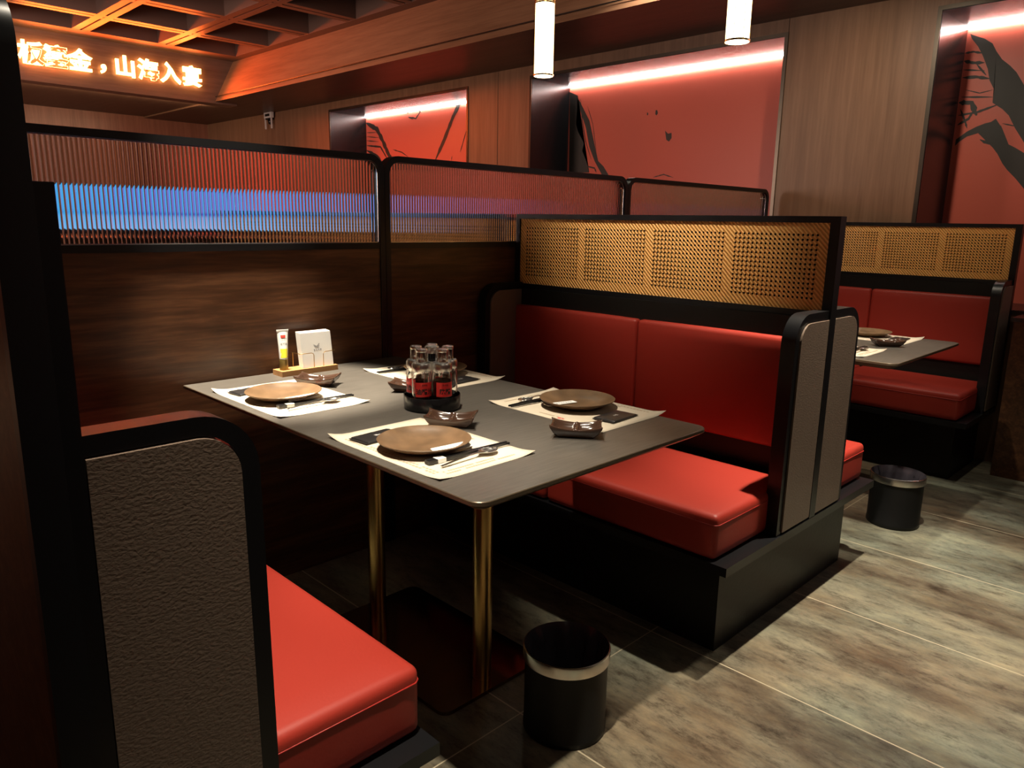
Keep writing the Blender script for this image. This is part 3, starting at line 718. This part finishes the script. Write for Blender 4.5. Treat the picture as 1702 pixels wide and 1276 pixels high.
# ------------------------------------------------------------------ bottle caddy and its bottles
def caddy(cx_, cy):
    th = thing('condiment_caddy', 'round black condiment caddy with a steel knob in the middle of the foreground table', 'caddy', (cx_, cy, TZ))
    bm = lathe(bmesh.new(), [(.072, 0), (.0785, .003), (.0795, .038), (.0785, .040), (.0765, .038), (.0760, .007), (.001, .007)], 48)
    obj('tray', bm, PLASTIC, th, smooth=True, auto=40)
    obj('pole', lathe(bmesh.new(), [(.0055, .007), (.0055, .135)], 16), STEEL, th, smooth=True, auto=40)
    obj('collar', lathe(bmesh.new(), [(.010, .132), (.011, .148), (.009, .154)], 20), PLASTIC, th, smooth=True, auto=40)
    obj('knob', lathe(bmesh.new(), [(.014, .154), (.0195, .156), (.0200, .170), (.0185, .174), (.010, .1765), (.001, .178)], 32), STEELB, th, smooth=True, auto=30)
    return th
CX, CY = .567, -.722
caddy(CX, CY)
def bottle(label, x, y, fill, face, words):
    th = thing('sauce_bottle', label, 'bottle', (x, y, TZ+.0075), face, 'condiment bottles in the caddy')
    gl = obj('glass_body', lathe(bmesh.new(), [(.0005, .0), (.0225, .0), (.0262, .004), (.0270, .012), (.0270, .094), (.0245, .104), (.0235, .106), (.0220, .106), (.0228, .100), (.0248, .092), (.0248, .010), (.0005, .008)], 36, cap0=False, cap1=False), GLASS, th, smooth=True, auto=50)
    if fill: obj('sauce', lathe(bmesh.new(), [(.0005, .0085), (.0244, .0105), (.0244, fill), (.0005, fill)], 32, cap0=False, cap1=False), SAUCE, th, smooth=True, auto=50)
    obj('collar', lathe(bmesh.new(), [(.0235, .104), (.0265, .105), (.0270, .108), (.0270, .122), (.0245, .127), (.014, .129), (.001, .129)], 36), STEELB, th, smooth=True, auto=35)
    obj('spout', lathe(bmesh.new(), [(.0095, .129), (.0095, .136), (.005, .140), (.0035, .152), (.001, .153)], 16), STEEL, th, smooth=True, auto=35)
    obj('spout_cap', lathe(bmesh.new(), [(.0150, .130), (.0156, .131), (.0156, .160), (.0150, .1625), (.001, .1635), (.001, .1615), (.0140, .1600), (.0140, .130)], 28, cap0=False, cap1=False), GLASS, th, smooth=True, auto=40)
    obj('cap_top', lathe(bmesh.new(), [(.0158, .157), (.0162, .1585), (.0162, .163), (.0145, .1655), (.001, .1665)], 28), STEEL, th, smooth=True, auto=40)
    if words:
        r_ = .0274; bm = bmesh.new(); n = 18; half = .95; lo, hi = .036, .076
        v0 = [bm.verts.new((r_*math.cos(-half+2*half*i/n), r_*math.sin(-half+2*half*i/n), lo)) for i in range(n+1)]
        v1 = [bm.verts.new((v.co.x, v.co.y, hi)) for v in v0]
        for i in range(n): bm.faces.new((v0[i], v0[i+1], v1[i+1], v1[i]))
        lb = obj('label', bm, LABEL, th, smooth=True)
        def wrap(c, z0): th_ = c.x/.0276; return (.0277*math.cos(th_), .0277*math.sin(th_), z0+c.y)
        tm = text_mesh(words, .0165, 0, .0006); bmesh.ops.subdivide_edges(tm, edges=tm.edges, cuts=1)
        obj('label_text', xform(tm, lambda c: wrap(c, .049)), INK, lb)
        tm = text_mesh('陈年酿', .0055); obj('small_label_text', xform(tm, lambda c: wrap(c, .068)), INK, lb)
    return th
base = math.atan2(-1.60, -1.29); RB = .0465
for deg, fl, wd, lab in ((-37, .030, '油醋汁', 'red-labelled glass bottle, half clear, at the front of the caddy'),
                         (37, .080, '陈醋', 'red-labelled bottle full of dark vinegar, facing the aisle end in the caddy'),
                         (-108, .070, '酱油', 'dark sauce bottle at the glass-partition side of the caddy'),
                         (108, 0, '', 'clear empty-looking bottle at the cane-screen side of the caddy'),
                         (180, .06, '香醋', 'dark sauce bottle at the back of the caddy behind the steel knob')):
    a_ = base-R_(deg)*-1
    bx, by = CX+RB*math.cos(a_), CY+RB*math.sin(a_)
    bottle(lab, bx, by, fl, base+R_(18 if abs(deg) < 90 else (-60 if deg < 0 else 40)), wd)

# ------------------------------------------------------------------ napkin box and sauce tube
nb = thing('napkin_holder', 'light wooden napkin holder with brass wire against the partition', 'napkin holder', (.555, -.055, TZ))
bm = B(-.105, .105, -.032, .032, 0, .018)
obj('wooden_base', bm, OAK, nb, bevel=.002)
for x in (-.01, .075):
    s = 1 if x > 0 else -1; bm = bmesh.new(); cxm = .035
    q = [(cxm+s*.018, -.026, .017), (cxm+s*.018, -.026, .060), (cxm+s*.021, -.026, .066), (cxm+s*.027, -.026, .068), (cxm+s*.062, -.024, .068), (cxm+s*.068, -.018, .068), (cxm+s*.070, .026, .068), (cxm+s*.066, .030, .064), (cxm+s*.066, .030, .017)]
    obj('wire', tube(bm, q, .0013, 8), BRASS, nb, smooth=True)
nk = thing('paper_napkins', 'stack of folded white napkins standing in the wooden holder', 'napkins', (.592, -.055, TZ+.018))
for k in range(9):
    bm = B(-.058+.0008*k, .058+.0008*k, -.021+.0045*k, -.021+.0045*k+.0036, 0, .118+.0006*(k % 3))
    def sh(c): return (c.x+c.z*-.05, c.y+c.z*.06, c.z)
    ob = obj('folded_napkin', xform(bm, sh), WHITE, nk, bevel=.0008)
    if k == 0:
        bm = bmesh.new(); zf = lambda x, z: (x-.05*z, -.0213+.06*z, z)
        for poly in ([(-.012, .078), (.002, .070), (.012, .072), (.006, .066), (-.004, .066)], [(.0, .07), (.010, .080), (.012, .078), (.006, .069)]):
            bm.faces.new([bm.verts.new(zf(x, z)) for x, z in poly])
        for i in range(4):
            x = -.012+.008*i; bm.faces.new([bm.verts.new(zf(*q)) for q in ((x, .056), (x+.005, .056), (x+.005, .061), (x, .061))])
        obj('printed_logo', bm, GREYPRINT, ob)
tb = thing('sauce_tube', 'squeeze tube with olive cap standing at the end of the napkin holder', 'tube', (.474, -.055, TZ+.018), R_(-12))
obj('tube_cap', lathe(bmesh.new(), [(.0135, 0), (.0140, .001), (.0135, .036), (.012, .038), (.001, .038)], 28), OLIVE, tb, smooth=True, auto=30)
bm = bmesh.new(); rings = []
for i in range(9):
    t_ = i/8; z = .038+.092*t_; ax, ay = .0135+.0055*t_, .0135*(1-t_)+.0008
    rings.append([bm.verts.new((ax*math.cos(2*math.pi*k/24), ay*math.sin(2*math.pi*k/24), z)) for k in range(24)])
for A_, B_ in zip(rings, rings[1:]):
    for k in range(24): bm.faces.new((A_[k], A_[(k+1) % 24], B_[(k+1) % 24], B_[k]))
bm.faces.new(rings[0][::-1]); bm.faces.new(rings[-1])
tbd = obj('tube_body', bm, WHITE, tb, smooth=True, auto=50)
obj('crimp', B(-.0195, .0195, -.0012, .0012, .129, .135), WHITE, tb)
def on_tube(x0, x1, z0, z1, m_, nm):
    bm = bmesh.new(); V0, V1 = [], []
    def pt(x, z):
        t_ = (z-.038)/.092; ax, ay = .0135+.0055*t_, .0135*(1-t_)+.0008
        return (x, -ay*math.sqrt(max(0, 1-(x/ax)**2))-.0007, z)
    for i in range(7):
        x = x0+(x1-x0)*i/6; V0.append(bm.verts.new(pt(x, z0))); V1.append(bm.verts.new(pt(x, z1)))
    for i in range(6): bm.faces.new((V0[i], V0[i+1], V1[i+1], V1[i]))
    return obj(nm, bm, m_, tbd)
on_tube(-.0115, .0115, .042, .072, YELLOW, 'yellow_print')
on_tube(-.008, .008, .108, .117, REDINK, 'red_print')
tm = text_mesh('青芥辣', .0095); obj('tube_text', xform(tm, lambda c: (c.x*.8, -.0090, .086+c.y)), INK, tbd)
tm = text_mesh('调味', .0075); obj('tube_text', xform(tm, lambda c: (c.x, -.0068, .100+c.y)), GREYPRINT, tbd)

# ------------------------------------------------------------------ waste bins
def make_bin():
    th = thing('waste_bin', '', 'waste bin')
    obj('bin_body', lathe(bmesh.new(), [(.103, 0), (.106, .004), (.106, .018), (.1045, .020), (.1045, .205), (.103, .205), (.102, .02), (.001, .015)], 56), BIN, th, smooth=True, auto=40)
    obj('rim_band', lathe(bmesh.new(), [(.1048, .196), (.1100, .197), (.1108, .222), (.1095, .2265), (.1070, .2275), (.1060, .224), (.1048, .200)], 56, cap0=False, cap1=False), STEELB, th, smooth=True, auto=40)
    bm = bmesh.new(); rnd = random.Random(5); n = 72; rings = []
    ph = [rnd.uniform(0, 6.28) for _ in range(6)]
    for i in range(13):
        t_ = i/12; rr_ = (.1062 if i == 0 else .1035-.030*t_**1.3); z = .2255-.190*t_
        if i == 0: rings.append([bm.verts.new((.1064*math.cos(2*math.pi*k/n), .1064*math.sin(2*math.pi*k/n), .2285)) for k in range(n)]); continue
        row = []
        for k in range(n):
            an = 2*math.pi*k/n
            wr = .0045*math.sin(9*an+ph[0]+2*t_)+.0035*math.sin(17*an+ph[1]-3*t_)+.0022*math.sin(25*an+ph[2]+5*t_)
            q = rr_-.003+wr*(min(1, t_*6))-abs(wr)*.3
            row.append(bm.verts.new((q*math.cos(an), q*math.sin(an), z)))
        rings.append(row)
    for A_, B_ in zip(rings, rings[1:]):
        for k in range(n): bm.faces.new((A_[k], A_[(k+1) % n], B_[(k+1) % n], B_[k]))
    bm.faces.new(rings[-1]); obj('bin_liner', bm, BAG, th, smooth=True)
    return th
w1 = make_bin(); w1.location = (.590, -1.226, 0); tag(w1, 'black round waste bin on the floor under the end of the foreground table', group='round waste bins')
w2 = clone(w1); w2.location = (2.665, -1.325, 0); w2.rotation_euler = (0, 0, 1.3); tag(w2, 'black round waste bin beside the far booth, past the cane-screen bench', group='round waste bins')

# ------------------------------------------------------------------ pendant lamps
def make_pendant():
    th = thing('pendant_lamp', '', 'pendant lamp')
    r_ = .046; bm = bmesh.new(); n = 40; rg = []
    for z in (0, .350):
        rg.append([bm.verts.new(((r_+.0016*math.cos(20*2*math.pi*k/(n*4)))*math.cos(2*math.pi*k/(n*4)), (r_+.0016*math.cos(20*2*math.pi*k/(n*4)))*math.sin(2*math.pi*k/(n*4)), z)) for k in range(n*4)])
    for k in range(n*4): bm.faces.new((rg[0][k], rg[0][(k+1) % (n*4)], rg[1][(k+1) % (n*4)], rg[1][k]))
    bm.faces.new(rg[0][::-1]); bm.faces.new(rg[1])
    obj('glass_tube', bm, TUBE, th, smooth=True, auto=50)
    for k in range(8):
        an = 2*math.pi*k/8+.2
        obj('brass_rod', lathe(bmesh.new(), [(.0016, .0), (.0016, .352)], 8, (.0505*math.cos(an), .0505*math.sin(an), 0)), BRASS, th, smooth=True)
    for z in (.0, .342): obj('brass_ring', lathe(bmesh.new(), [(.049, z), (.0525, z), (.0525, z+.008), (.049, z+.008), (.049, z)], 40, cap0=False, cap1=False), BRASS, th, smooth=True, auto=40)
    obj('brass_cap', lathe(bmesh.new(), [(.0525, .351), (.0525, .368), (.02, .378), (.001, .378)], 40), BRASS, th, smooth=True, auto=40)
    obj('cord', lathe(bmesh.new(), [(.003, .378), (.003, .97)], 8), BLACK, th, smooth=True)
    return th
p1 = make_pendant(); p1.location = (2.285, .487, 2.0); tag(p1, 'glowing ribbed pendant tube with its brass cap in view, beyond the glass row', group='glowing pendant tubes')
p2 = clone(p1); p2.location = (2.255, -.625, 2.0); tag(p2, 'glowing ribbed pendant tube hanging over the far booth, nearer the wide plain veneer wall', group='glowing pendant tubes')

# ------------------------------------------------------------------ lit sign, added blue glow panel, wall camera
sg = thing('lit_sign', 'glowing orange lettered sign on the beam under the coffered ceiling', 'sign', (2.16, 6.295, 2.748))
for ch, px in zip('板鎏金，山海入宴', (-.785, -.575, -.365, -.16, .05, .275, .50, .73)):
    sz = .212
    bm = text_mesh(ch, sz, .010, .0070)
    bmesh.ops.rotate(bm, cent=(0, 0, 0), matrix=Matrix.Rotation(R_(90), 3, 'X'), verts=bm.verts)
    xs_ = [v.co.x for v in bm.verts]; zs_ = [v.co.z for v in bm.verts]; mx0 = (min(xs_)+max(xs_))/2; mz0 = (min(zs_)+max(zs_))/2
    if ch == '，': mz0 = min(zs_)+.10
    bmesh.ops.translate(bm, vec=(px-mx0, -.035, -mz0), verts=bm.verts)
    obj('sign_character', bm, SIGN, sg)
bm = bmesh.new()
for px in (-.785, -.575, -.365, .05, .275, .50, .73): box(bm, px-.004, px+.004, -.024, .014, -.004, .004)
obj('sign_mount', bm, BLACK, sg)

dc = thing('glow_panel_stand', 'dark added stand under the blue glow panel behind the fluted glass', 'stand', (1.66, 2.3, 0))  # invented support for the glow panel
obj('stand_body', B(-1.32, 1.32, 0, .5, 0, 1.10), BLACK_WOOD, dc, bevel=.004)
obj('stand_top', B(-1.34, 1.34, -.03, .53, 1.10, 1.135), BLACK_GLOSS, dc, bevel=.003)
ds = thing('blue_glow_panel', 'long added panel giving the blue glow behind the fluted glass', 'glow panel', (1.70, 2.4, 1.135))  # glowing panel added to give the blue band in the glass
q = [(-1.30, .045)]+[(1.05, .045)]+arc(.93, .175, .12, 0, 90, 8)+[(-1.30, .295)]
obj('glow_face', prism(bmesh.new(), q, 'y', -.012, .0), SCREEN, ds)
obj('glow_backing', B(-1.315, 1.065, .0005, .05, .02, .30), BLACK, ds, bevel=.004)
obj('glow_foot', B(-.4, .4, .0, .12, 0, .02), BLACK, ds)

sc = thing('wall_camera', 'small white camera bracket on the veneer wall in the far corner', 'camera', (XW, 6.63, 2.40))
fr = bmesh.new()
box(fr, -.06, -.03, -.095, .095, .105, .130); box(fr, -.06, -.03, -.095, .095, .055, .075)
box(fr, -.06, -.03, -.095, -.045, .075, .105); box(fr, -.06, -.03, .075, .095, .075, .105)
obj('bracket', fr, WHITEPL, sc, bevel=.003)
obj('camera_body', B(-.055, 0, -.05, .08, .04, .125), BLACK, sc, bevel=.004)
for y in (-.072, .078): obj('prong', B(-.058, -.042, y-.007, y+.007, -.07, .056), WHITEPL, sc, bevel=.002)
obj('lens', lathe(bmesh.new(), [(.001, -.02), (.022, -.01), (.028, .01), (.028, .04)], 20, (-.03, .0, 0)), PLASTIC, sc, smooth=True)
